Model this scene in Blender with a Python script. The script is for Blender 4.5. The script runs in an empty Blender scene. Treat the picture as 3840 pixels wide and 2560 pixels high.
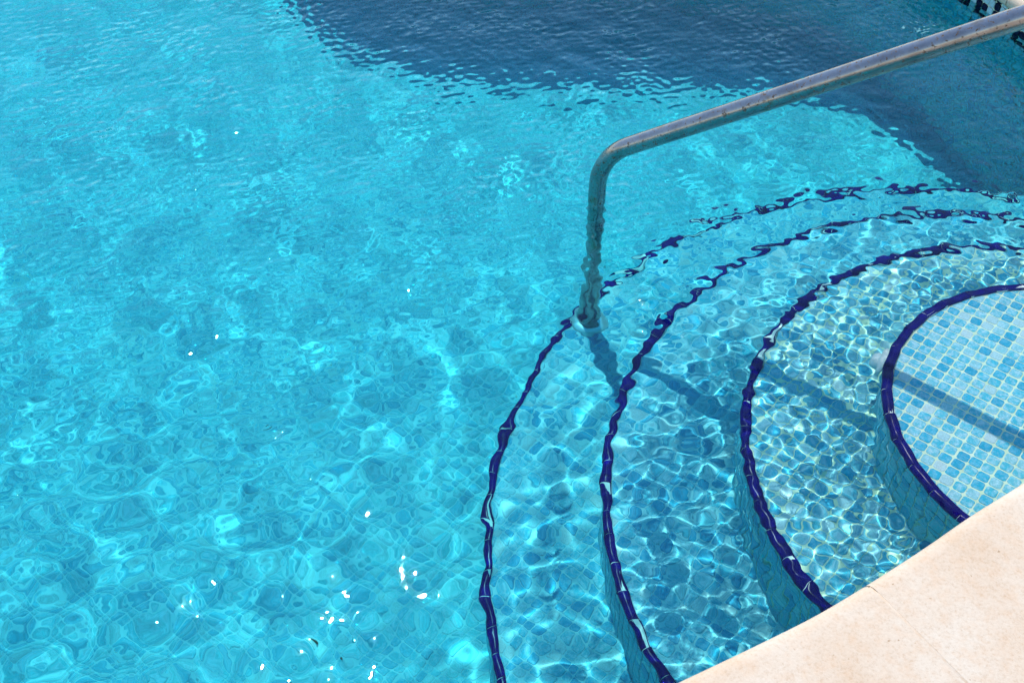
import bpy, math, random
import numpy as np
from mathutils import Vector, Matrix

random.seed(7)
rng = np.random.default_rng(11)
scene = bpy.context.scene
COL = scene.collection

# ------------------------------------------------------------------ camera
H = 1.70                       # metres above the water (water level is z = 0)
PITCH = 44.7
cam_data = bpy.data.cameras.new('camera')
cam_data.sensor_width = 36.0
cam_data.lens = 40.0
cam_data.clip_start = 0.05
cam_data.clip_end = 500.0
cam_data.dof.use_dof = True
cam_data.dof.focus_distance = 2.35
cam_data.dof.aperture_fstop = 9.0
cam = bpy.data.objects.new('camera', cam_data)
COL.objects.link(cam)
cam.location = (0, 0, H)
cam.rotation_euler = (math.radians(90 - PITCH), 0, 0)
scene.camera = cam

# ------------------------------------------------------------------ sky and sun
SUN_AZ, SUN_EL = math.radians(-15.5), math.radians(59.0)
sun_dir = Vector((math.sin(SUN_AZ) * math.cos(SUN_EL), math.cos(SUN_AZ) * math.cos(SUN_EL), math.sin(SUN_EL)))
world = bpy.data.worlds.new('World')
scene.world = world
world.use_nodes = True
wn = world.node_tree
wn.nodes.clear()
sky = wn.nodes.new('ShaderNodeTexSky')
sky.sky_type = 'NISHITA'
sky.sun_disc = False
sky.sun_elevation = SUN_EL
sky.sun_rotation = SUN_AZ
sky.ozone_density = 2.0
sky.dust_density = 0.1
bg = wn.nodes.new('ShaderNodeBackground')
bg.inputs['Strength'].default_value = 0.15
wo = wn.nodes.new('ShaderNodeOutputWorld')
wn.links.new(sky.outputs[0], bg.inputs['Color'])
wn.links.new(bg.outputs[0], wo.inputs['Surface'])

sd = bpy.data.lights.new('sun', 'SUN')
sd.energy = 3.05
sd.angle = math.radians(0.53)
sd.color = (1.0, 0.97, 0.93)
sd.cycles.is_caustics_light = True
sun = bpy.data.objects.new('sun', sd)
COL.objects.link(sun)
sun.location = (0, 0, 6)
sun.rotation_euler = (-sun_dir).to_track_quat('-Z', 'Y').to_euler()

scene.view_settings.view_transform = 'Standard'
scene.view_settings.look = 'None'
scene.view_settings.exposure = 0.58
scene.view_settings.gamma = 1.0
scene.view_settings.use_curve_mapping = False
scene.render.engine = 'CYCLES'
cy = scene.cycles
cy.max_bounces = 9
cy.diffuse_bounces = 3
cy.glossy_bounces = 4
cy.transmission_bounces = 6
cy.volume_bounces = 0
cy.transparent_max_bounces = 8
cy.caustics_refractive = True
cy.caustics_reflective = True
cy.blur_glossy = 0.0
cy.use_adaptive_sampling = True
cy.adaptive_threshold = 0.025
cy.use_denoising = True
cy.sample_clamp_indirect = 700.0
cy.sample_clamp_direct = 0.0

# ------------------------------------------------------------------ materials
def new_mat(name):
    m = bpy.data.materials.new(name)
    m.use_nodes = True
    m.node_tree.nodes.clear()
    return m, m.node_tree.nodes, m.node_tree.links

def node(ns, t, **kw):
    n = ns.new(t)
    for k, v in kw.items():
        setattr(n, k, v)
    return n

def ramp(ns, stops):
    r = ns.new('ShaderNodeValToRGB')
    el = r.color_ramp.elements
    while len(el) < len(stops):
        el.new(0.5)
    for e, (p, c) in zip(el, stops):
        e.position = p
        e.color = (*c, 1) if len(c) == 3 else c
    return r

def mix(ns, ls, fac, a, b, mode='MIX'):
    n = ns.new('ShaderNodeMix')
    n.data_type = 'RGBA'
    n.blend_type = mode
    for sock, v in ((n.inputs[0], fac), (n.inputs[6], a), (n.inputs[7], b)):
        if isinstance(v, (int, float)):
            sock.default_value = v
        elif isinstance(v, tuple):
            sock.default_value = (*v, 1)
        else:
            ls.new(v, sock)
    return n.outputs[2]

def noise(ns, ls, vec, scale, detail=2.0, rough=0.5):
    n = ns.new('ShaderNodeTexNoise')
    n.inputs['Scale'].default_value = scale
    n.inputs['Detail'].default_value = detail
    n.inputs['Roughness'].default_value = rough
    if vec is not None:
        ls.new(vec, n.inputs['Vector'])
    return n.outputs['Fac']

def principled(ns, ls, **kw):
    b = ns.new('ShaderNodeBsdfPrincipled')
    o = ns.new('ShaderNodeOutputMaterial')
    ls.new(b.outputs[0], o.inputs['Surface'])
    for k, v in kw.items():
        if isinstance(v, (int, float)):
            b.inputs[k].default_value = v
        elif isinstance(v, tuple):
            b.inputs[k].default_value = (*v, 1)
        else:
            ls.new(v, b.inputs[k])
    return b

def mat_tile():
    m, ns, ls = new_mat('glass_mosaic')
    at = node(ns, 'ShaderNodeAttribute', attribute_name='tint')
    geo = ns.new('ShaderNodeNewGeometry')
    n1 = noise(ns, ls, geo.outputs['Position'], 95.0, 3.0, 0.6)
    n2 = noise(ns, ls, geo.outputs['Position'], 420.0, 2.0, 0.6)
    r1 = ramp(ns, [(0.42, (0, 0, 0)), (0.66, (1, 1, 1))])
    ls.new(n1, r1.inputs[0])
    r2 = ramp(ns, [(0.35, (0.80, 0.80, 0.80)), (0.7, (1.08, 1.08, 1.08))])
    ls.new(n2, r2.inputs[0])
    fac = ns.new('ShaderNodeMath'); fac.operation = 'MULTIPLY'
    ls.new(r1.outputs[0], fac.inputs[0])
    ls.new(at.outputs['Alpha'], fac.inputs[1])
    c = mix(ns, ls, fac.outputs[0], at.outputs['Color'], (0.46, 0.68, 0.76))
    c = mix(ns, ls, 1.0, c, r2.outputs[0], 'MULTIPLY')
    principled(ns, ls, **{'Base Color': c, 'Roughness': 0.5, 'Specular IOR Level': 0.06})
    return m

def mat_grout(cols=((0.58, 0.67, 0.44), (0.68, 0.76, 0.55), (0.76, 0.80, 0.64)), name='grout'):
    m, ns, ls = new_mat(name)
    geo = ns.new('ShaderNodeNewGeometry')
    n1 = noise(ns, ls, geo.outputs['Position'], 30.0, 4.0, 0.6)
    n2 = noise(ns, ls, geo.outputs['Position'], 160.0, 3.0, 0.7)
    r = ramp(ns, [(0.3, cols[0]), (0.55, cols[1]), (0.75, cols[2])])
    ls.new(n1, r.inputs[0])
    d = ramp(ns, [(0.66, (0, 0, 0)), (0.74, (1, 1, 1))])
    ls.new(n2, d.inputs[0])
    c = mix(ns, ls, d.outputs[0], r.outputs[0], (0.22, 0.15, 0.09))
    principled(ns, ls, **{'Base Color': c, 'Roughness': 0.8})
    return m

def mat_cobalt():
    m, ns, ls = new_mat('cobalt_glaze')
    geo = ns.new('ShaderNodeNewGeometry')
    n1 = noise(ns, ls, geo.outputs['Position'], 40.0, 3.0, 0.6)
    r = ramp(ns, [(0.3, (0.0030, 0.0012, 0.060)), (0.7, (0.0075, 0.0025, 0.16))])
    ls.new(n1, r.inputs[0])
    b = principled(ns, ls, **{'Base Color': r.outputs[0], 'Roughness': 0.20, 'Specular IOR Level': 0.07})
    n2 = noise(ns, ls, geo.outputs['Position'], 55.0, 1.0, 0.5)
    bump = ns.new('ShaderNodeBump')
    bump.inputs['Strength'].default_value = 0.25
    bump.inputs['Distance'].default_value = 0.002
    ls.new(n2, bump.inputs['Height'])
    ls.new(bump.outputs[0], b.inputs['Normal'])
    return m

def mat_stone():
    m, ns, ls = new_mat('cream_stone')
    geo = ns.new('ShaderNodeNewGeometry')
    P = geo.outputs['Position']
    big = noise(ns, ls, P, 6.0, 4.0, 0.6)
    mid = noise(ns, ls, P, 40.0, 5.0, 0.72)
    fine = noise(ns, ls, P, 210.0, 3.0, 0.7)
    r0 = ramp(ns, [(0.3, (0.565, 0.432, 0.308)), (0.50, (0.60, 0.488, 0.372)), (0.70, (0.62, 0.535, 0.428))])
    ls.new(big, r0.inputs[0])
    r1 = ramp(ns, [(0.46, (0, 0, 0)), (0.66, (1, 1, 1))])
    ls.new(mid, r1.inputs[0])
    c = mix(ns, ls, 0.5, r0.outputs[0], (0.58, 0.34, 0.17))
    f = ns.new('ShaderNodeMath'); f.operation = 'MULTIPLY'; f.inputs[1].default_value = 0.50
    ls.new(r1.outputs[0], f.inputs[0])
    c = mix(ns, ls, f.outputs[0], r0.outputs[0], c)
    r2 = ramp(ns, [(0.26, (0.84, 0.77, 0.70)), (0.46, (0.98, 0.97, 0.96)), (0.72, (1.05, 1.06, 1.07))])
    ls.new(fine, r2.inputs[0])
    c = mix(ns, ls, 1.0, c, r2.outputs[0], 'MULTIPLY')
    pit = noise(ns, ls, P, 95.0, 2.0, 0.5)
    rp = ramp(ns, [(0.735, (0, 0, 0)), (0.78, (1, 1, 1))])
    ls.new(pit, rp.inputs[0])
    c = mix(ns, ls, rp.outputs[0], c, (0.36, 0.24, 0.14))
    b = principled(ns, ls, **{'Base Color': c, 'Roughness': 0.75, 'Specular IOR Level': 0.3})
    bump = ns.new('ShaderNodeBump')
    bump.inputs['Strength'].default_value = 0.35
    bump.inputs['Distance'].default_value = 0.0015
    ls.new(fine, bump.inputs['Height'])
    ls.new(bump.outputs[0], b.inputs['Normal'])
    return m

def mat_mortar():
    m, ns, ls = new_mat('sand_mortar')
    geo = ns.new('ShaderNodeNewGeometry')
    n1 = noise(ns, ls, geo.outputs['Position'], 60.0, 4.0, 0.7)
    r = ramp(ns, [(0.35, (0.60, 0.44, 0.29)), (0.6, (0.64, 0.53, 0.41))])
    ls.new(n1, r.inputs[0])
    principled(ns, ls, **{'Base Color': r.outputs[0], 'Roughness': 0.9})
    return m

def mat_steel():
    m, ns, ls = new_mat('stained_steel')
    geo = ns.new('ShaderNodeNewGeometry')
    P = geo.outputs['Position']
    n1 = noise(ns, ls, P, 130.0, 4.0, 0.7)
    n2 = noise(ns, ls, P, 26.0, 3.0, 0.6)
    n3 = noise(ns, ls, P, 330.0, 2.0, 0.6)
    spots = ramp(ns, [(0.575, (0, 0, 0)), (0.64, (1, 1, 1))])
    ls.new(n1, spots.inputs[0])
    tarn = ramp(ns, [(0.32, (0.26, 0.24, 0.235)), (0.58, (0.35, 0.33, 0.325)), (0.74, (0.30, 0.22, 0.16))])
    ls.new(n2, tarn.inputs[0])
    c = mix(ns, ls, spots.outputs[0], tarn.outputs[0], (0.10, 0.055, 0.028))
    met = ramp(ns, [(0.0, (1, 1, 1)), (1.0, (0.15, 0.15, 0.15))])
    ls.new(spots.outputs[0], met.inputs[0])
    ro = ramp(ns, [(0.3, (0.15, 0.15, 0.15)), (0.7, (0.27, 0.27, 0.27))])
    ls.new(n3, ro.inputs[0])
    principled(ns, ls, **{'Base Color': c, 'Metallic': met.outputs[0], 'Roughness': ro.outputs[0]})
    return m

def mat_plain(name, col, rough=0.5, metallic=0.0):
    m, ns, ls = new_mat(name)
    geo = ns.new('ShaderNodeNewGeometry')
    n1 = noise(ns, ls, geo.outputs['Position'], 50.0, 3.0, 0.6)
    r = ramp(ns, [(0.3, tuple(x * 0.88 for x in col)), (0.7, col)])
    ls.new(n1, r.inputs[0])
    principled(ns, ls, **{'Base Color': r.outputs[0], 'Roughness': rough, 'Metallic': metallic})
    return m

def mat_water():
    m, ns, ls = new_mat('pool_water')
    g = ns.new('ShaderNodeBsdfGlass')
    g.inputs['Color'].default_value = (1, 1, 1, 1)
    g.inputs['Roughness'].default_value = 0.0
    g.inputs['IOR'].default_value = 1.333
    at = node(ns, 'ShaderNodeAttribute', attribute_name='ripple')
    nm = ns.new('ShaderNodeVectorMath'); nm.operation = 'NORMALIZE'
    ls.new(at.outputs['Vector'], nm.inputs[0])
    geo = ns.new('ShaderNodeNewGeometry')               # seen from below the normal points down
    fl = ns.new('ShaderNodeMath'); fl.operation = 'MULTIPLY_ADD'
    fl.inputs[1].default_value = -2.0; fl.inputs[2].default_value = 1.0
    ls.new(geo.outputs['Backfacing'], fl.inputs[0])
    sc = ns.new('ShaderNodeVectorMath'); sc.operation = 'SCALE'
    ls.new(nm.outputs[0], sc.inputs[0]); ls.new(fl.outputs[0], sc.inputs['Scale'])
    ls.new(sc.outputs[0], g.inputs['Normal'])
    o = ns.new('ShaderNodeOutputMaterial')
    ls.new(g.outputs[0], o.inputs['Surface'])
    return m

def mat_depth():
    # the water itself: takes the red out of the light that travels through it
    m, ns, ls = new_mat('water_absorption')
    v = ns.new('ShaderNodeVolumeAbsorption')
    v.inputs['Color'].default_value = (0.0, 0.957, 0.982, 1)
    v.inputs['Density'].default_value = 1.85
    o = ns.new('ShaderNodeOutputMaterial')
    ls.new(v.outputs[0], o.inputs['Volume'])
    return m

M_TILE, M_GROUT, M_COBALT = mat_tile(), mat_grout(), mat_cobalt()
M_GROUT_BLUE = mat_grout(((0.30, 0.58, 0.62), (0.36, 0.63, 0.67), (0.44, 0.68, 0.71)), 'pale_blue_grout')
M_STONE, M_MORTAR, M_STEEL, M_WATER = mat_stone(), mat_mortar(), mat_steel(), mat_water()
M_WHITE = mat_plain('white_plastic', (0.80, 0.80, 0.78), 0.35)
M_DARK = mat_plain('dark_slot', (0.02, 0.025, 0.03), 0.5)
M_TRIMGROUT = mat_plain('pale_joint', (0.78, 0.80, 0.74), 0.8)

# ------------------------------------------------------------------ mesh helpers
def tag(o, label=None, cat=None, group=None, kind=None):
    if label: o['label'] = label
    if cat: o['category'] = cat
    if group: o['group'] = group
    if kind: o['kind'] = kind
    return o

def link(name, me, mat, parent=None, receiver=True):
    if mat is not None and len(me.materials) == 0:
        me.materials.append(mat)
    o = bpy.data.objects.new(name, me)
    COL.objects.link(o)
    if parent is not None:
        o.parent = parent
    if receiver:
        o.cycles.is_caustics_receiver = True
    return o

def make_mesh(name, verts, faces, smooth=False, tint=None):
    """faces: list of tuples, or an (n, 4) int array"""
    me = bpy.data.meshes.new(name)
    if isinstance(faces, np.ndarray):
        v = np.asarray(verts, np.float32)
        k = faces.shape[1]
        me.vertices.add(len(v)); me.vertices.foreach_set('co', v.ravel())
        me.loops.add(faces.size); me.loops.foreach_set('vertex_index', faces.astype(np.int32).ravel())
        me.polygons.add(len(faces))
        me.polygons.foreach_set('loop_start', np.arange(0, faces.size, k, dtype=np.int32))
        me.polygons.foreach_set('loop_total', np.full(len(faces), k, np.int32))
    else:
        me.from_pydata([tuple(map(float, p)) for p in verts], [], faces)
    me.update(calc_edges=True)
    if smooth:
        me.polygons.foreach_set('use_smooth', np.ones(len(me.polygons), bool))
    if tint is not None:
        set_tint(me, tint)
    return me

def set_tint(me, tint):
    """tint: rgba for the whole mesh or one per vertex"""
    a = me.color_attributes.new('tint', 'FLOAT_COLOR', 'POINT')
    t = np.asarray(tint, np.float32)
    if t.ndim == 1:
        t = np.tile(t, (len(me.vertices), 1))
    a.data.foreach_set('color', t.ravel())

# mosaic palette: rgb + how much white mottling
PAL = np.array([
    [0.024, 0.35, 0.55, 0.25],
    [0.034, 0.41, 0.61, 0.40],
    [0.065, 0.46, 0.62, 0.75],
    [0.105, 0.49, 0.625, 0.90],
    [0.15, 0.51, 0.63, 0.95],
    [0.25, 0.55, 0.64, 0.95],
    [0.42, 0.60, 0.66, 0.55],
    [0.52, 0.63, 0.67, 0.40],
], np.float32) * np.array([1.0, 1.04, 1.0, 1.0], np.float32)
PAL_FLOOR = (PAL.mean(0) * 0.45 + PAL * 0.55).astype(np.float32) * np.array([1.0, 1.06, 1.0, 1.0], np.float32)
PAL_RISER = np.clip(PAL * np.array([1.0, 1.10, 1.02, 0.8], np.float32) + np.array([0.015, 0.06, 0.06, 0], np.float32), 0, 0.8)  # lighter, greener tiles: bounce light on shaded risers and wall put into colour
PAL_W = np.array([0.09, 0.16, 0.18, 0.19, 0.16, 0.13, 0.06, 0.03])
PAL_W /= PAL_W.sum()
PITCH_T = 0.0254
TH = 0.004                     # tile thickness
HALF = 0.0116

def rounded(h, r=0.0035, n=2):
    pts = []
    for cx, cy_, a0 in ((h - r, h - r, 0), (-h + r, h - r, 90), (-h + r, -h + r, 180), (h - r, -h + r, 270)):
        for i in range(n):
            a = math.radians(a0 + 90 * (i + 0.0) / (n - 1))
            pts.append((cx + r * math.cos(a), cy_ + r * math.sin(a)))
    return np.array(pts)

def tile_prism(poly, top=0.0, depth=TH, bev=0.0011):
    """a tile of outline poly, upper face slightly smaller than its body"""
    n = len(poly)
    c = poly.mean(0)
    d = poly - c
    L = np.linalg.norm(d, axis=1, keepdims=True)
    inner = c + d * np.maximum(0.2, (L - bev * 1.3) / np.maximum(L, 1e-6))
    v = [(*p, top) for p in inner] + [(*p, top - bev) for p in poly] + [(*p, top - depth) for p in poly]
    f = [tuple(range(n))]
    for i in range(n):
        j = (i + 1) % n
        f.append((n + i, n + j, j, i))
        f.append((2 * n + i, 2 * n + j, n + j, n + i))
    return np.array(v), f

def shell(poly, top=0.0, bev=0.0011):
    """the part of a tile that stands out of the grout"""
    n = len(poly)
    L = np.linalg.norm(poly, axis=1, keepdims=True)
    v = [(*p, top) for p in poly * (L - bev * 1.3) / L] + [(*p, top - bev * 1.6) for p in poly]
    return np.array(v), [tuple(range(n))] + [(n + i, n + (i + 1) % n, (i + 1) % n, i) for i in range(n)]

# shared meshes for the whole tiles: one per palette entry
OUT = rounded(HALF)
TV, TF = tile_prism(OUT)
FIELD = shell(OUT)
FIELD4 = shell(np.array([(HALF, HALF), (-HALF, HALF), (-HALF, -HALF), (HALF, -HALF)]))
TILE_MESH = []
for k in range(len(PAL)):
    me = make_mesh('mosaic_tile', TV, TF, tint=PAL[k])
    me.materials.append(M_TILE)
    TILE_MESH.append(me)
FLOOR_MESH = []
for k in range(len(PAL)):
    me = make_mesh('mosaic_tile', TV, TF, tint=PAL_FLOOR[k])
    me.materials.append(M_TILE)
    FLOOR_MESH.append(me)
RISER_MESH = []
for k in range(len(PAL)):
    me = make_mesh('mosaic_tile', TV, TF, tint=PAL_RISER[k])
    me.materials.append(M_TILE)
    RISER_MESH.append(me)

def joined_tiles(mats, tints, base_v=None, base_f=None):
    """many tiles in one mesh; mats: (n,4,4) transforms, tints (n,4)"""
    bv = FIELD[0] if base_v is None else base_v
    n, nv = len(mats), len(bv)
    bh = np.c_[bv, np.ones(nv)]
    V = np.einsum('nij,kj->nki', mats[:, :3, :], bh).reshape(-1, 3)
    me = bpy.data.meshes.new('mosaic_tiles')
    fl = FIELD[1] if base_f is None else base_f
    loops = np.concatenate([np.array(f) for f in fl])
    tot = np.array([len(f) for f in fl], np.int32)
    allloops = (loops[None, :] + (np.arange(n) * nv)[:, None]).ravel().astype(np.int32)
    alltot = np.tile(tot, n)
    me.vertices.add(len(V)); me.vertices.foreach_set('co', V.astype(np.float32).ravel())
    me.loops.add(len(allloops)); me.loops.foreach_set('vertex_index', allloops)
    me.polygons.add(len(alltot))
    st = np.zeros(len(alltot), np.int32); st[1:] = np.cumsum(alltot)[:-1]
    me.polygons.foreach_set('loop_start', st); me.polygons.foreach_set('loop_total', alltot)
    me.update(calc_edges=True)
    set_tint(me, np.repeat(np.asarray(tints, np.float32), nv, axis=0))
    return me

# ------------------------------------------------------------------ geometry of the place
CEN = np.array([1.160, 1.503])          # centre of the round steps, near the pool edge
STEP_R = [0.401, 0.670, 0.954, 1.226]   # middle of the blue edge tiles
STEP_Z = [-0.020, -0.212, -0.436, -0.664]   # tread surface
FLOOR_Z = -0.92
YAW = math.radians(-38.16)
UA = np.array([math.cos(YAW), math.sin(YAW)]); VA = np.array([-UA[1], UA[0]])
LAT0 = np.array([0.9935, 1.791])

BOUND = [(-2.6, 0.05), (-1.6, 0.16), (-0.75, 0.43), (-0.2, 0.655), (0.10, 0.795), (0.256, 0.872), (0.394, 0.940),
         (0.509, 1.001), (0.676, 1.106), (0.789, 1.183), (0.909, 1.259), (1.10, 1.39), (1.33, 1.58), (1.52, 1.86),
         (1.60, 2.16), (1.575, 2.48), (1.50, 2.76), (1.40, 3.06), (1.30, 3.32), (1.17, 3.58), (0.97, 3.80),
         (0.66, 3.91), (0.25, 3.93), (-0.15, 3.95), (-0.52, 4.02), (-0.80, 4.18), (-1.01, 4.50), (-1.15, 4.95),
         (-1.4, 5.3), (-2.0, 5.45), (-2.9, 5.2), (-3.6, 4.5), (-4.0, 3.4), (-4.1, 2.2), (-3.9, 1.0), (-3.4, 0.3)]

def smooth_closed(P, step=0.02):
    P = np.array(P, float); n = len(P); out = []
    for i in range(n):
        p0, p1, p2, p3 = P[i - 1], P[i], P[(i + 1) % n], P[(i + 2) % n]
        m = max(2, int(np.linalg.norm(p2 - p1) / step))
        for t in np.linspace(0, 1, m, endpoint=False):
            out.append(0.5 * ((2 * p1) + (-p0 + p2) * t + (2 * p0 - 5 * p1 + 4 * p2 - p3) * t ** 2 + (-p0 + 3 * p1 - 3 * p2 + p3) * t ** 3))
    out = np.array(out)
    d = np.r_[0, np.cumsum(np.linalg.norm(np.roll(out, -1, 0) - out, axis=1))]
    L = d[-1]; m = int(L / step)
    s = np.linspace(0, L, m, endpoint=False)
    cl = np.vstack([out, out[:1]])
    return np.c_[np.interp(s, d, cl[:, 0]), np.interp(s, d, cl[:, 1])], L

EDGE, PERIM = smooth_closed(BOUND)                    # inner lip of the coping
NE = len(EDGE)
_t = np.roll(EDGE, -2, 0) - np.roll(EDGE, 2, 0)
_t /= np.linalg.norm(_t, axis=1, keepdims=True)
NORM = np.c_[_t[:, 1], -_t[:, 0]]                     # outward (away from the water)
OVER = 0.045                                          # the coping overhangs the wall
WALL = EDGE + NORM * OVER

def inside(pts, poly):
    pts = np.atleast_2d(pts); x, y = pts[:, 0], pts[:, 1]
    r = np.zeros(len(pts), bool)
    px, py = poly[:, 0], poly[:, 1]
    qx, qy = np.roll(px, -1), np.roll(py, -1)
    for a, b, c, d in zip(px, py, qx, qy):
        if b == d: continue
        cond = ((b > y) != (d > y))
        r ^= cond & (x < (c - a) * (y - b) / (d - b) + a)
    return r

cp_, sp_ = math.cos(math.radians(PITCH)), math.sin(math.radians(PITCH))
def in_view(p, margin=0.02):
    """is a point (seen through the water, roughly) inside the picture, and how far is it"""
    p = np.atleast_2d(p).astype(float).copy()
    d = np.where(p[:, 2] < 0, p[:, 2], 0)
    X, Y, Z = p[:, 0], p[:, 1], p[:, 2] - d * 0.32 - H
    fw = Y * cp_ - Z * sp_; up = Y * sp_ + Z * cp_
    a, b = X / fw, up / fw
    return (np.abs(a) < 0.45 + margin) & (np.abs(b) < 0.30 + margin), np.sqrt(X * X + Y * Y + Z * Z)

# ---- ground: the paved deck, one sheet with the pool cut out
ring_n = NE
OUTER_W = 0.46
inner = EDGE + NORM * (OUTER_W + 0.002)
cpool = EDGE.mean(0)
rings = [inner]
for R_ in (8.0, 25.0, 120.0, 400.0):
    dd = EDGE - cpool
    a = dd / np.linalg.norm(dd, axis=1, keepdims=True)
    rings.append(cpool + a * R_)
gv = np.vstack([np.c_[r, np.full(len(r), 0.112)] for r in rings])
gf = []
for k in range(len(rings) - 1):
    i = np.arange(NE); j = (i + 1) % NE
    gf.append(np.c_[k * NE + i, (k + 1) * NE + i, (k + 1) * NE + j, k * NE + j])
ground = link('ground', make_mesh('ground', gv, np.vstack(gf)), M_STONE, receiver=False)
tag(ground, kind='structure')

# ---- pool floor
fl = np.c_[EDGE + NORM * 0.10, np.full(NE, FLOOR_Z - 0.0012)]
floor = link('pool_floor', make_mesh('pool_floor', fl, [tuple(range(NE))]), M_GROUT_BLUE)
tag(floor, kind='structure')

# ---- pool wall
wz = [0.072, -0.02, -0.30, -0.60, FLOOR_Z - 0.05]
wv = np.vstack([np.c_[WALL + NORM * 0.0028, np.full(NE, z)] for z in wz])
wf = []
for k in range(len(wz) - 1):
    i = np.arange(NE); j = (i + 1) % NE
    wf.append(np.c_[k * NE + i, k * NE + j, (k + 1) * NE + j, (k + 1) * NE + i])
wall = link('pool_wall', make_mesh('pool_wall', wv, np.vstack(wf), smooth=True), M_GROUT)
tag(wall, kind='structure')

def spread(parent, name, mats, tints, pts, limit=300, idx=None, meshes=TILE_MESH):
    """the `limit` tiles that show largest become objects, the rest one joined part"""
    pts = np.asarray(pts); mats = np.asarray(mats); tints = np.asarray(tints, np.float32)
    vis, dist = in_view(pts)
    order = np.argsort(np.where(vis, dist, 1e3 + dist))
    solo = [i for i in order[:limit] if vis[i]]
    mask = np.ones(len(pts), bool); mask[solo] = False
    for i in solo:
        k = int(idx[i]) if idx is not None else 0
        o = link(name, meshes[k], None, parent)
        o.matrix_local = Matrix(mats[i].tolist())
    if mask.any():
        me = joined_tiles(mats[mask], tints[mask])
        o = link(name + '_field', me, M_TILE, parent)
        o['kind'] = 'stuff'

def frame_mats(o, x, y, z):
    """(n,3) origins and axes -> (n,4,4)"""
    n = len(o); m = np.zeros((n, 4, 4))
    m[:, :3, 0] = x; m[:, :3, 1] = y; m[:, :3, 2] = z; m[:, :3, 3] = o; m[:, 3, 3] = 1
    return m

def flat_mats(c, z, yaw):
    n = len(c)
    a = yaw + rng.normal(0, math.radians(1.3), n)
    s = rng.uniform(0.985, 1.012, n)
    x = np.c_[np.cos(a) * s, np.sin(a) * s, rng.normal(0, 0.006, n)]
    y = np.c_[-np.sin(a) * s, np.cos(a) * s, rng.normal(0, 0.006, n)]
    zz = np.tile([0, 0, 1.0], (n, 1))
    return frame_mats(np.c_[c, np.full(n, z) + rng.normal(0, 0.00025, n)], x, y, zz)

def lattice(x0, x1, y0, y1, off):
    R_ = int(8 / PITCH_T)
    cor = np.array([(x0, y0), (x1, y0), (x0, y1), (x1, y1)]) - off
    a, b = cor @ UA / PITCH_T, cor @ VA / PITCH_T
    i, j = np.meshgrid(np.arange(math.floor(a.min()), math.ceil(a.max()) + 1), np.arange(math.floor(b.min()), math.ceil(b.max()) + 1))
    i, j = i.ravel(), j.ravel()
    # sheets of 12 x 12 tiles never line up perfectly
    sh = rng.normal(0, 0.0006, (400, 400, 2))
    e = sh[(i // 12) % 400, (j // 12) % 400]
    c = off + np.outer((i + 0.5) * PITCH_T, UA) + np.outer((j + 0.5) * PITCH_T, VA) + e + rng.normal(0, 0.00045, (len(i), 2))
    k = (c[:, 0] > x0) & (c[:, 0] < x1) & (c[:, 1] > y0) & (c[:, 1] < y1)
    return c[k]

# ---- mosaic on the pool floor
c = lattice(-3.4, 1.8, -0.1, 5.3, LAT0 + np.array([0.009, 0.004]))
c = c[inside(c, WALL - NORM * 0.005)]
c = c[np.linalg.norm(c - CEN, axis=1) > STEP_R[3] - 0.03]
ki = rng.choice(len(PAL), len(c), p=PAL_W)
spread(floor, 'tile', flat_mats(c, FLOOR_Z, YAW), PAL_FLOOR[ki], np.c_[c, np.full(len(c), FLOOR_Z)], idx=ki, meshes=FLOOR_MESH)

# ---- mosaic on the pool wall, with the meander band at the waterline
arc = np.arange(NE) * (PERIM / NE)
ncol = int(PERIM / PITCH_T)
sc_ = (np.arange(ncol) + 0.5) * (PERIM / ncol)
def at_arc(A, s):
    ii = (s / PERIM * NE); i0 = np.floor(ii).astype(int) % NE; f = (ii - np.floor(ii))[:, None]
    return A[i0] * (1 - f) + A[(i0 + 1) % NE] * f
WX, WN = at_arc(WALL, sc_), at_arc(NORM, sc_)
WN /= np.linalg.norm(WN, axis=1, keepdims=True)
TOPZ = 0.070
NROW = 39
MEANDER = ["DDDDDD",
           "DWWWWW",
           "DWDDDW",
           "DWWWDW",
           "DDDDDW"[::-1],
           "DDDDDD"]
MEANDER = ["DDDDDDW",
           "DWWWWDW",
           "DWDDWDW",
           "DWWDWDW",
           "DDDDWDD",
           "WWWWWWW"]
mm, tt, pp, kk = [], [], [], []
DARK = np.array([0.004, 0.006, 0.03, 0.02]); WHT = np.array([0.46, 0.60, 0.62, 0.5]); AQUA = np.array([0.10, 0.50, 0.60, 0.6])
for r_ in range(NROW):
    z = TOPZ - (r_ + 0.5) * PITCH_T
    n = ncol
    ax = np.c_[WN[:, 1], -WN[:, 0], np.zeros(n)]      # along the wall
    ax = -ax
    nz = np.c_[-WN, np.zeros(n)]                       # out of the wall, into the pool
    up = np.tile([0, 0, 1.0], (n, 1))
    o = np.c_[WX - WN * 0.001 + rng.normal(0, 0.0003, (n, 2)), z + rng.normal(0, 0.0005, n)]
    mm.append(frame_mats(o, ax * 0.99, up * 0.99, nz))
    pp.append(o)
    if r_ < 6:
        pat = MEANDER[r_]
        t = np.array([DARK if pat[k % 7] == 'D' else WHT for k in range(n)])
        if r_ == 5:
            t = np.tile(AQUA, (n, 1))
        t = np.clip(t * rng.uniform(0.85, 1.12, (n, 1)), 0, 1)
        kk.append(np.full(n, -1))
    else:
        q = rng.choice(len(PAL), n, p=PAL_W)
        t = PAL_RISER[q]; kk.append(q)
    tt.append(t)
mm, tt, pp, kk = np.concatenate(mm), np.concatenate(tt), np.concatenate(pp), np.concatenate(kk)
vis, dist = in_view(pp, 0.0)
band = np.where(vis & (kk < 0))[0]
BM = {}
for nm, col in (('d', DARK), ('w', WHT), ('a', AQUA)):
    me = make_mesh('waterline_tile', TV, TF, tint=col); me.materials.append(M_TILE); BM[nm] = me
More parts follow.
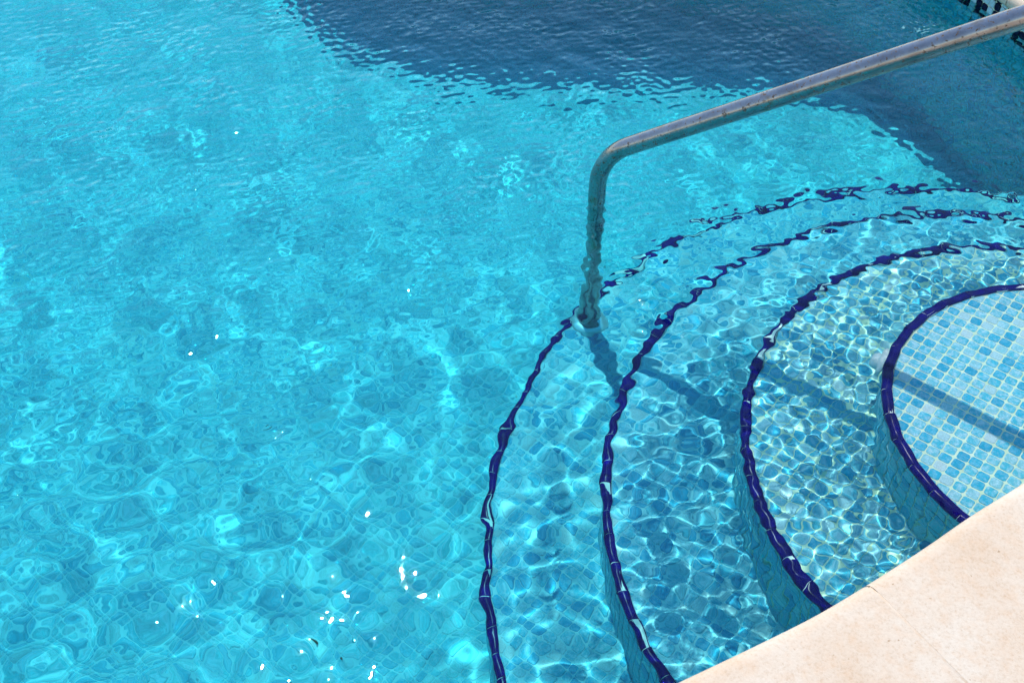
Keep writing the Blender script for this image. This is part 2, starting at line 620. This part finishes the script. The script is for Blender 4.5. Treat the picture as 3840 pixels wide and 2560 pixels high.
solo = list(band)
rest_v = [i for i in np.argsort(np.where(vis & (kk >= 0), dist, 1e3)) if vis[i] and kk[i] >= 0][:max(0, 300 - len(solo))]
for i in solo:
    t = tt[i]
    me = BM['d'] if t[2] < 0.1 else (BM['a'] if t[0] < 0.2 else BM['w'])
    o = link('tile', me, None, wall); o.matrix_local = Matrix(mm[i].tolist())
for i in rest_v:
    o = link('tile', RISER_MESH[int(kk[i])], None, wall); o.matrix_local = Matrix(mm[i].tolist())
mask = np.ones(len(pp), bool); mask[solo] = False; mask[rest_v] = False
o = link('tile_field', joined_tiles(mm[mask], tt[mask], *FIELD4), M_TILE, wall)
o['kind'] = 'stuff'

# ---- coping stones around the pool
coping = bpy.data.objects.new('pool_coping', None)
COL.objects.link(coping)
coping.location = (EDGE[0][0], EDGE[0][1], 0.07)
tag(coping, 'cream speckled stone coping along the curved pool edge', 'coping')
CT, CB = 0.122, 0.074
PROF = [(0.012, CB), (0.002, CB + 0.010), (0.0, CB + 0.022), (0.002, CT - 0.014), (0.008, CT - 0.005), (0.018, CT - 0.0008), (0.03, CT),
        (0.12, CT), (0.24, CT), (0.36, CT), (OUTER_W - 0.006, CT), (OUTER_W, CT - 0.005), (OUTER_W, CB)]
def stone(s0, s1):
    n = max(4, int((s1 - s0) / 0.03))
    s = np.linspace(s0, s1, n) % PERIM
    e, nn = at_arc(EDGE, s), at_arc(NORM, s)
    nn /= np.linalg.norm(nn, axis=1, keepdims=True)
    v = []; m = len(PROF)
    for i in range(n):
        for (a, z) in PROF:
            q = e[i] + nn[i] * a
            v.append((q[0] - coping.location.x, q[1] - coping.location.y, z - 0.07))
    f = []
    for i in range(n - 1):
        for k in range(m):
            l = (k + 1) % m
            f.append((i * m + k, i * m + l, (i + 1) * m + l, (i + 1) * m + k))
    f.append(tuple(range(m))[::-1]); f.append(tuple((n - 1) * m + k for k in range(m)))
    me = make_mesh('coping_stone', v, f)
    for p in me.polygons:
        p.use_smooth = len(p.vertices) == 4
    o = link('coping_stone', me, M_STONE, coping)
    md = o.modifiers.new('edge', 'EDGE_SPLIT'); md.split_angle = math.radians(50)
    return o
# one joint falls on the stretch of coping in view
jp = np.array([0.575, 1.045])
s_joint = np.argmin(np.linalg.norm(EDGE - jp, axis=1)) * PERIM / NE
n_st = int(round(PERIM / 0.62))
Ls = PERIM / n_st
for k in range(n_st):
    stone(s_joint + k * Ls + 0.002, s_joint + (k + 1) * Ls - 0.002)
# mortar bed under and between the stones
v = []; bedp = [(0.016, CB + 0.004), (0.010, CT - 0.0052), (0.030, CT - 0.0003), (OUTER_W - 0.008, CT - 0.0003), (OUTER_W - 0.004, CB + 0.002)]
for i in range(NE):
    for a, z in bedp:
        q = EDGE[i] + NORM[i] * a
        v.append((q[0] - coping.location.x, q[1] - coping.location.y, z - 0.07))
v = np.array(v); i = np.arange(NE); j = (i + 1) % NE
f = np.vstack([np.c_[i * 5 + k, i * 5 + (k + 1) % 5, j * 5 + (k + 1) % 5, j * 5 + k] for k in range(5)])
link('mortar_joint', make_mesh('mortar_joint', v, f), M_MORTAR, coping)

# ------------------------------------------------------------------ the round steps
STEP_LABEL = ['shallow top step of pale blue mosaic, innermost and just under the surface',
              'second step down, one ring outside the shallow top step',
              'third step down, between the second step and the lowest one',
              'lowest and widest round step, where the handrail post stands']
TRIM_L = 0.067
def trim_mesh(L, tint_seed):
    """bullnose edge tile: x along the edge, y outward, z up; origin on the outer top corner line"""
    pr = [(-0.0215, -0.010), (-0.0215, -0.0030), (-0.0205, -0.0012), (-0.0165, -0.0002)]
    for a in np.linspace(90, 0, 9):
        pr.append((-0.0115 + 0.0115 * math.cos(math.radians(a)), -0.0115 + 0.0115 * math.sin(math.radians(a))))
    pr += [(0.0, -0.016), (-0.006, -0.018)]
    xs = [-L / 2, -L / 2 + 0.0012, -L / 6, L / 6, L / 2 - 0.0012, L / 2]
    v, f = [], []
    m = len(pr)
    rr = random.Random(tint_seed)
    w = [rr.uniform(-0.0008, 0.0008) for _ in xs]
    for ii, x in enumerate(xs):
        sh = 0.0003 if ii in (0, len(xs) - 1) else 0.0
        for (y, z) in pr:
            v.append((x, y + w[ii] - sh * 0.6, z - sh * 0.6))
    for i in range(len(xs) - 1):
        for k in range(m - 1):
            f.append((i * m + k, (i + 1) * m + k, (i + 1) * m + k + 1, i * m + k + 1))
    f.append(tuple(range(m))); f.append(tuple((len(xs) - 1) * m + k for k in range(m))[::-1])
    me = make_mesh('edge_tile', v, f, smooth=True)
    me.materials.append(M_COBALT)
    return me

POOL_IN = EDGE + NORM * 0.06
for k in range(4):
    ro = STEP_R[k] + 0.010
    zt = STEP_Z[k]
    zb = STEP_Z[k + 1] if k < 3 else FLOOR_Z
    # body of the step (grout bed), a stout drum reaching down to the floor
    ns_ = 160
    rb = ro - 0.0065
    a = np.linspace(0, 2 * math.pi, ns_, endpoint=False)
    ztop = zt - 0.0012
    bv = np.vstack([np.c_[rb * np.cos(a), rb * np.sin(a), np.full(ns_, ztop - zb)],
                    np.c_[rb * np.cos(a), rb * np.sin(a), np.full(ns_, zb - 0.03 - zb)]])
    bf = [tuple(range(ns_))] + [(i, ns_ + i, ns_ + (i + 1) % ns_, (i + 1) % ns_) for i in range(ns_)]
    me = make_mesh('pool_step', bv, bf)
    step = link('pool_step', me, M_GROUT if k < 2 else M_GROUT_BLUE)
    step.location = (CEN[0], CEN[1], zb)
    tag(step, STEP_LABEL[k], 'step', 'round mosaic steps in the pool')
    org = np.array([CEN[0], CEN[1], zb])
    # tread mosaic
    R_ = ro
    c = lattice(CEN[0] - R_, CEN[0] + R_, CEN[1] - R_, CEN[1] + R_, LAT0 + np.array([(0, 0), (0.006, 0.011), (0.013, 0.003), (0.002, 0.017)][k]))
    c = c[inside(c, POOL_IN)]
    d = np.linalg.norm(c - CEN, axis=1)
    rin = (STEP_R[k - 1] - 0.004) if k else -1
    lim = ro - 0.0225
    full = c[(d > rin) & (d < lim - 0.0165)]
    cut = c[(d >= lim - 0.0165) & (d < lim + 0.0155)]
    ki = rng.choice(len(PAL), len(full), p=PAL_W)
    M_ = flat_mats(full, zt, YAW); M_[:, :3, 3] -= org
    spread(step, 'tile', M_, PAL[ki], np.c_[full, np.full(len(full), zt)], idx=ki, limit=250)
    # tiles cut to the curve of the edge
    vis, _ = in_view(np.c_[cut, np.full(len(cut), zt)])
    for q, ok in zip(cut, vis):
        if not ok: continue
        pol = np.array([UA * x + VA * y for x, y in OUT])      # relative to q
        rd = (q - CEN) / np.linalg.norm(q - CEN)
        g = (pol + q - CEN) @ rd - lim
        out = []
        for i in range(len(pol)):
            j = (i + 1) % len(pol)
            if g[i] <= 0: out.append(pol[i])
            if (g[i] <= 0) != (g[j] <= 0):
                out.append(pol[i] + (pol[j] - pol[i]) * (g[i] / (g[i] - g[j])))
        if len(out) < 3: continue
        out = np.array(out)
        if np.ptp(out @ rd) < 0.0025: continue
        tv, tf = tile_prism(out)
        o = link('cut_tile', make_mesh('cut_tile', tv, tf, tint=PAL[rng.choice(len(PAL), p=PAL_W)]), M_TILE, step)
        o.location = (q[0] - CEN[0], q[1] - CEN[1], zt - zb)
    # riser mosaic
    rr_ = ro - 0.0045
    nc = int(2 * math.pi * rr_ / PITCH_T)
    rows = int((zt - 0.011 - zb) / PITCH_T) + 1
    mats, pts = [], []
    for r_ in range(rows):
        z = zt - 0.012 - (r_ + 0.5) * PITCH_T
        for q in range(nc):
            ang = (q + 0.5) / nc * 2 * math.pi
            p = CEN + rr_ * np.array([math.cos(ang), math.sin(ang)])
            mats.append((ang, z)); pts.append((p[0], p[1], z))
    pts = np.array(pts); mats = np.array(mats)
    keep = inside(pts[:, :2], POOL_IN)
    pts, mats = pts[keep], mats[keep]
    ca, sa = np.cos(mats[:, 0]), np.sin(mats[:, 0])
    n = len(pts)
    nz = np.c_[ca, sa, np.zeros(n)]; ax = np.c_[-sa, ca, np.zeros(n)]; up = np.tile([0, 0, 1.0], (n, 1))
    M_ = frame_mats(pts - org + rng.normal(0, 0.0003, (n, 3)), ax * 0.99, up * 0.99, nz)
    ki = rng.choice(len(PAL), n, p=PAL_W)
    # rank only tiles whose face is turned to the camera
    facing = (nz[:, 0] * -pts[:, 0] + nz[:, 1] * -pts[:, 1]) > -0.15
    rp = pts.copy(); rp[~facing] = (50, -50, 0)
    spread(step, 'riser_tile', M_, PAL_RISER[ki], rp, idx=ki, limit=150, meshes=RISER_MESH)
    # cobalt edge tiles, straight pieces set round the curve
    nt = int(round(2 * math.pi * STEP_R[k] / TRIM_L))
    Lp = 2 * ro * math.tan(math.pi / nt) - 0.0019
    variants = [trim_mesh(Lp, 10 * k + s) for s in range(3)]
    ph = [0.2, 0.55, 0.1, 0.8][k]
    for q in range(nt):
        ang = (q + ph) / nt * 2 * math.pi
        p = CEN + ro * np.array([math.cos(ang), math.sin(ang)])
        if not inside(p, POOL_IN)[0]: continue
        o = link('edge_tile', variants[q % 3], None, step)
        o.location = (p[0] - CEN[0], p[1] - CEN[1], zt + 0.007 - zb + random.uniform(-0.0006, 0.0006))
        o.rotation_euler = (random.gauss(0, 0.02), random.gauss(0, 0.008), ang - math.pi / 2 + random.gauss(0, 0.012))
    # pale joints between the edge tiles
    pr = [(-0.021, -0.012), (-0.021, -0.0036), (-0.0165, -0.0012), (-0.0115, -0.0010)]
    for aa in np.linspace(80, 0, 6):
        pr.append((-0.0115 + 0.0105 * math.cos(math.radians(aa)), -0.0115 + 0.0105 * math.sin(math.radians(aa))))
    pr.append((-0.001, -0.018))
    pr = [(y - 0.0002, z + 0.0003) for y, z in pr]
    nn_ = nt * 2
    v, f = [], []; m = len(pr)
    for i in range(nn_):
        an = (i / 2 + ph + 0.5) / nt * 2 * math.pi
        scale = 1 / math.cos(math.pi / nt) if i % 2 == 0 else 1.0
        for (y, z) in pr:
            r_ = (ro + y) * scale
            v.append((r_ * math.cos(an), r_ * math.sin(an), zt + 0.007 - zb + z))
    for i in range(nn_):
        j = (i + 1) % nn_
        for q in range(m - 1):
            f.append((i * m + q, i * m + q + 1, j * m + q + 1, j * m + q))
    link('edge_joint', make_mesh('edge_joint', v, f, smooth=True), M_TRIMGROUT, step)

# ------------------------------------------------------------------ handrail
def tube(path, rad, nseg=28, caps=True):
    path = [Vector(p) for p in path]
    n = len(path); v, f = [], []
    t0 = (path[1] - path[0]).normalized()
    ref = Vector((0, 1, 0)) if abs(t0.z) > 0.9 else Vector((0, 0, 1))
    nrm = (ref - t0 * ref.dot(t0)).normalized()
    for i in range(n):
        t = (path[min(i + 1, n - 1)] - path[max(i - 1, 0)]).normalized()
        nrm = (nrm - t * nrm.dot(t)).normalized()
        b = t.cross(nrm)
        for k in range(nseg):
            a = 2 * math.pi * k / nseg
            v.append(path[i] + (nrm * math.cos(a) + b * math.sin(a)) * rad)
    for i in range(n - 1):
        for k in range(nseg):
            l = (k + 1) % nseg
            f.append((i * nseg + k, i * nseg + l, (i + 1) * nseg + l, (i + 1) * nseg + k))
    if caps:
        f.append(tuple(range(nseg))[::-1]); f.append(tuple((n - 1) * nseg + k for k in range(nseg)))
    return v, f

def fillet(pts, radii, n=14):
    out = [Vector(pts[0])]
    for i in range(1, len(pts) - 1):
        a, b, c = Vector(pts[i - 1]), Vector(pts[i]), Vector(pts[i + 1])
        u, w = (a - b).normalized(), (c - b).normalized()
        th = u.angle(w); T = radii[i - 1] / math.tan(th / 2)
        p0, p1 = b + u * T, b + w * T
        cen = b + (u + w).normalized() * (radii[i - 1] / math.sin(th / 2))
        d0, d1 = p0 - cen, p1 - cen
        ang = d0.angle(d1)
        for k in range(n + 1):
            s = k / n
            out.append(cen + (d0 * math.sin((1 - s) * ang) + d1 * math.sin(s * ang)) / math.sin(ang))
    out.append(Vector(pts[-1]))
    # even spacing along the long straight runs
    res = [out[0]]
    for p in out[1:]:
        m = max(1, int((p - res[-1]).length / 0.05)); q0 = res[-1].copy()
        for k in range(1, m + 1):
            res.append(q0.lerp(p, k / m))
    return res

POST = Vector((0.205, 2.200, STEP_Z[3]))
HEAD = math.radians(-27.0)
hu = Vector((math.cos(HEAD), math.sin(HEAD), 0))
Z0, SLOPE = 0.135, 0.700
T_END = 1.42
rail = bpy.data.objects.new('handrail', None)
COL.objects.link(rail)
rail.location = POST
tag(rail, 'bent stainless steel handrail with rust specks rising out of the water', 'handrail')
P_top = Vector((POST.x, POST.y, Z0))
P_end = P_top + hu * T_END + Vector((0, 0, SLOPE * T_END))
P_flat = P_end + hu * 0.28
P_down = Vector((P_flat.x, P_flat.y, 0.122))
path = fillet([POST, P_top, P_end, P_flat, P_down], [0.165, 0.12, 0.10])
v, f = tube([p - POST for p in path], 0.0212)
link('rail_tube', make_mesh('rail_tube', v, f, smooth=True), M_STEEL, rail)
def flange(z):
    v, f = [], []
    pr = [(0.0207, 0.018), (0.030, 0.016), (0.044, 0.010), (0.048, 0.005), (0.048, 0.0)]
    n = 32
    for r_, zz in pr:
        for k in range(n):
            a = 2 * math.pi * k / n
            v.append((r_ * math.cos(a), r_ * math.sin(a), zz))
    for i in range(len(pr) - 1):
        for k in range(n):
            l = (k + 1) % n
            f.append((i * n + k, (i + 1) * n + k, (i + 1) * n + l, i * n + l))
    return make_mesh('flange', v, f, smooth=True)
M_BRIGHT = mat_plain('bright_steel', (0.82, 0.82, 0.80), 0.30, 0.6)
o = link('flange', flange(0), M_BRIGHT, rail)
o = link('flange', flange(0), M_BRIGHT, rail)
o.location = P_down - POST

# ------------------------------------------------------------------ water return fitting on the wall
def fitting(pos, nrm, label, reach):
    root = bpy.data.objects.new('return_fitting', None)
    COL.objects.link(root)
    q = Vector(nrm).to_track_quat('Z', 'Y')
    root.location = pos; root.rotation_euler = q.to_euler()
    tag(root, label, 'pool fitting', 'white water return fittings')
    n = 28
    def lathe(nm, pr, mat):
        v, f = [], []
        for r_, zz in pr:
            for k in range(n):
                a = 2 * math.pi * k / n
                v.append((r_ * math.cos(a), r_ * math.sin(a), zz))
        for i in range(len(pr) - 1):
            for k in range(n):
                l = (k + 1) % n
                f.append((i * n + k, i * n + l, (i + 1) * n + l, (i + 1) * n + k))
        f.append(tuple((len(pr) - 1) * n + k for k in range(n)))
        return link(nm, make_mesh(nm, v, f, smooth=True), mat, root)
    lathe('rim', [(0.040, 0.0), (0.040, 0.008), (0.036, 0.013), (0.028, 0.014), (0.024, 0.009)], M_WHITE)
    lathe('nozzle', [(0.0245, 0.006), (0.0245, reach - 0.019), (0.0225, reach - 0.009), (0.0175, reach - 0.002), (0.0120, reach), (0.0115, reach - 0.003)], M_WHITE)
    lathe('opening', [(0.0113, reach - 0.004), (0.0112, reach - 0.0022), (0.004, reach - 0.002)], M_DARK)
iw = np.argmin(np.linalg.norm(WX - np.array([1.369, 3.272]), axis=1))
fitting((WX[iw][0] - WN[iw][0] * 0.003, WX[iw][1] - WN[iw][1] * 0.003, -0.285), (-WN[iw][0], -WN[iw][1], 0.0), 'round white water return fitting on the shaded pool wall behind the handrail', 0.081)
FA = math.radians(150)
fd = (math.cos(FA), math.sin(FA), 0.0)
fr = STEP_R[0] + 0.0105
fitting((CEN[0] + fd[0] * fr, CEN[1] + fd[1] * fr, -0.095), fd, 'white water return fitting on the riser of the top step', 0.030)

# ------------------------------------------------------------------ leaves lying on the floor
def leaf(pos, yaw, length, width, curl, col, label):
    v, f = [], []
    n = 8
    for i in range(n + 1):
        t = i / n
        w = width * math.sin(math.pi * min(1, 0.08 + 0.92 * t)) ** 0.8 * 0.5 + 0.0004
        a = curl * (t - 0.5)
        x = length * (t - 0.5); z = 0.0012 + curl * length * (t - 0.5) ** 2
        y = math.sin(2.5 * t) * width * 0.35
        for dy, dz in ((-w, 0.0014), (0, 0.0), (w, 0.0016)):
            v.append((x, y + dy, z + dz))
        for dy, dz in ((w, 0.0010), (0, -0.0006), (-w, 0.0008)):
            v.append((x, y + dy, z + dz))
    for i in range(n):
        for k in range(6):
            l = (k + 1) % 6
            f.append((i * 6 + k, i * 6 + l, (i + 1) * 6 + l, (i + 1) * 6 + k))
    f.append(tuple(range(6))[::-1]); f.append(tuple(n * 6 + k for k in range(6)))
    o = link('leaf', make_mesh('leaf', v, f, smooth=True), mat_plain('dry_leaf', col, 0.7))
    o.location = pos; o.rotation_euler = (0, 0, yaw)
    tag(o, label, 'leaf', 'dead leaves on the pool floor')
leaf((-0.464, 1.383, FLOOR_Z), -0.9, 0.018, 0.006, 0.5, (0.035, 0.022, 0.012), 'small black-brown curled leaf on the pool floor among the bright sun glints')
leaf((-0.370, 1.344, FLOOR_Z), -0.7, 0.013, 0.005, 0.2, (0.16, 0.06, 0.045), 'tiny reddish brown leaf scrap on the floor, right of the sun glints')
leaf((-0.640, 1.949, FLOOR_Z), 0.5, 0.015, 0.005, 0.3, (0.02, 0.016, 0.014), 'tiny black leaf scrap on the floor of the open water left of the steps')

# ------------------------------------------------------------------ water
def smoothstep(a, b, x):
    t = np.clip((x - a) / (b - a), 0, 1)
    return t * t * (3 - 2 * t)

xs = np.concatenate([np.arange(-4.3, -1.75, 0.04), np.arange(-1.75, 0.2, 0.005), np.arange(0.2, 1.55, 0.0032), np.arange(1.55, 1.8, 0.03)])
ys = np.concatenate([np.arange(-0.1, 0.6, 0.04), np.arange(0.6, 1.05, 0.005), np.arange(1.05, 2.45, 0.0032), np.arange(2.45, 3.75, 0.005), np.arange(3.75, 5.6, 0.04)])
GX, GY = np.meshgrid(xs, ys)
X, Y = GX.ravel().astype(np.float32), GY.ravel().astype(np.float32)

def bandwaves(n, l0, l1, slope, seed=0, main=None, spread_=0.5):
    """sum of n random plane waves, wavelengths l0..l1, given rms slope: height and its two slopes"""
    g = np.random.default_rng(seed)
    h = np.zeros_like(X); sx = np.zeros_like(X); sy = np.zeros_like(X)
    for _ in range(n):
        lam = math.exp(g.uniform(math.log(l0), math.log(l1)))
        k = 2 * math.pi / lam
        th = g.uniform(0, 2 * math.pi) if main is None else main + g.normal(0, spread_)
        s = slope * math.sqrt(2.0 / n)
        p = (k * math.cos(th)) * X + (k * math.sin(th)) * Y + np.float32(g.uniform(0, 2 * math.pi))
        h += np.float32(s / k) * np.cos(p)
        sn = np.sin(p)
        sx -= np.float32(s * math.cos(th)) * sn
        sy -= np.float32(s * math.sin(th)) * sn
    return np.stack([h, sx, sy])

def patches(l, seed, lo, hi):
    g = np.random.default_rng(seed)
    s = np.zeros_like(X)
    for _ in range(9):
        k = 2 * math.pi / (l * g.uniform(0.6, 1.6)); th = g.uniform(0, 2 * math.pi)
        s += np.cos(k * (math.cos(th) * X + math.sin(th) * Y) + g.uniform(0, 6.28)).astype(np.float32)
    s = s / 9 ** 0.5
    return lo + (hi - lo) * smoothstep(-1.0, 1.2, s)

RC = np.sqrt((X - CEN[0]) ** 2 + (Y - CEN[1]) ** 2)
calm = smoothstep(0.35, 0.44, RC)                     # the top step is almost still
far = smoothstep(0.55, 1.6, RC)
rough = smoothstep(1.15, 2.7, Y - 0.10 * X)            # the wind catches the open water further out
off1 = smoothstep(0.58, 0.80, RC); off2 = smoothstep(0.86, 1.10, RC); off3 = smoothstep(1.15, 1.45, RC)
# swell and chop, modelled as relief
W = bandwaves(18, 0.30, 0.80, 0.020, seed=1) * (0.10 + 0.90 * far) * calm
W += bandwaves(26, 0.14, 0.28, 0.018, seed=2) * (0.2 + 0.8 * far) * (0.1 + 0.9 * calm) * patches(0.5, 21, 0.5, 1.3)
W += bandwaves(60, 0.020, 0.046, 0.070, seed=3, main=math.pi / 2, spread_=1.1) * (0.32 + 0.68 * calm) * (1 - off1) * patches(0.35, 22, 0.7, 1.3)
W += bandwaves(48, 0.028, 0.070, 0.044, seed=13, main=1.8, spread_=1.0) * calm * (1 - 0.5 * (1 - off1)) * (1 - off2) * patches(0.35, 25, 0.7, 1.3)
W += bandwaves(44, 0.045, 0.120, 0.028, seed=14, main=2.0, spread_=0.9) * calm * off1 * (1 - 0.75 * off3) * patches(0.35, 26, 0.7, 1.3)
RP = np.sqrt((X - POST.x) ** 2 + (Y - POST.y) ** 2)
Z = W[0].astype(np.float32)
# fine wind ripples as surface relief on top of it (slopes only)
left = 1 - smoothstep(-0.8, 0.0, X)
near_post = np.exp(-(RP / 0.22) ** 2)
R = bandwaves(48, 0.065, 0.19, 0.050, seed=5, main=1.9, spread_=1.1) * off3 * (0.55 + 0.35 * rough + 0.6 * left * (1 - rough)) * patches(0.45, 24, 0.6, 1.35)
R += bandwaves(56, 0.036, 0.085, 0.058, seed=7, main=2.2, spread_=1.3) * off3 * (0.50 + 0.50 * left) * (1 - 0.6 * rough) * patches(0.4, 27, 0.4, 1.4)
R += bandwaves(60, 0.019, 0.042, 0.100, seed=6) * (0.12 + 0.88 * off1) * (0.15 + 0.85 * calm) * (0.40 + 0.60 * off3 + 1.5 * near_post) * (0.10 + 0.90 * rough) * patches(0.3, 23, 0.6, 1.4)
ring = -0.20 * np.sin(2 * math.pi * RP / 0.033) * np.exp(-RP / 0.09)
SX = (W[1] + R[1] + ring * (X - POST.x) / np.maximum(RP, 1e-3)).astype(np.float32)
SY = (W[2] + R[2] + ring * (Y - POST.y) / np.maximum(RP, 1e-3)).astype(np.float32)
nx, ny = len(xs), len(ys)
ii, jj = np.meshgrid(np.arange(nx - 1), np.arange(ny - 1))
a0 = (jj * nx + ii).ravel()
quads = np.c_[a0, a0 + 1, a0 + nx + 1, a0 + nx]
V = np.c_[X, Y, Z]
me = make_mesh('pool_water', V, quads, smooth=True)
at = me.attributes.new('ripple', 'FLOAT_VECTOR', 'POINT')
at.data.foreach_set('vector', np.c_[-SX, -SY, np.ones_like(SX)].astype(np.float32).ravel())
water = link('water', me, M_WATER, receiver=False)
water.cycles.is_caustics_caster = True
tag(water, kind='structure')

# the body of water under that surface, inside the walls and floor
x0, x1, y0, y1, z0, z1 = xs[0] - 0.02, xs[-1] + 0.02, ys[0] - 0.02, ys[-1] + 0.02, FLOOR_Z - 0.3, 0.014
bv = [(x, y, z) for z in (z0, z1) for x, y in ((x0, y0), (x1, y0), (x1, y1), (x0, y1))]
bf = [(3, 2, 1, 0), (4, 5, 6, 7), (0, 1, 5, 4), (1, 2, 6, 5), (2, 3, 7, 6), (3, 0, 4, 7)]
body = link('water_body', make_mesh('water_body', bv, bf), mat_depth(), water, receiver=False)
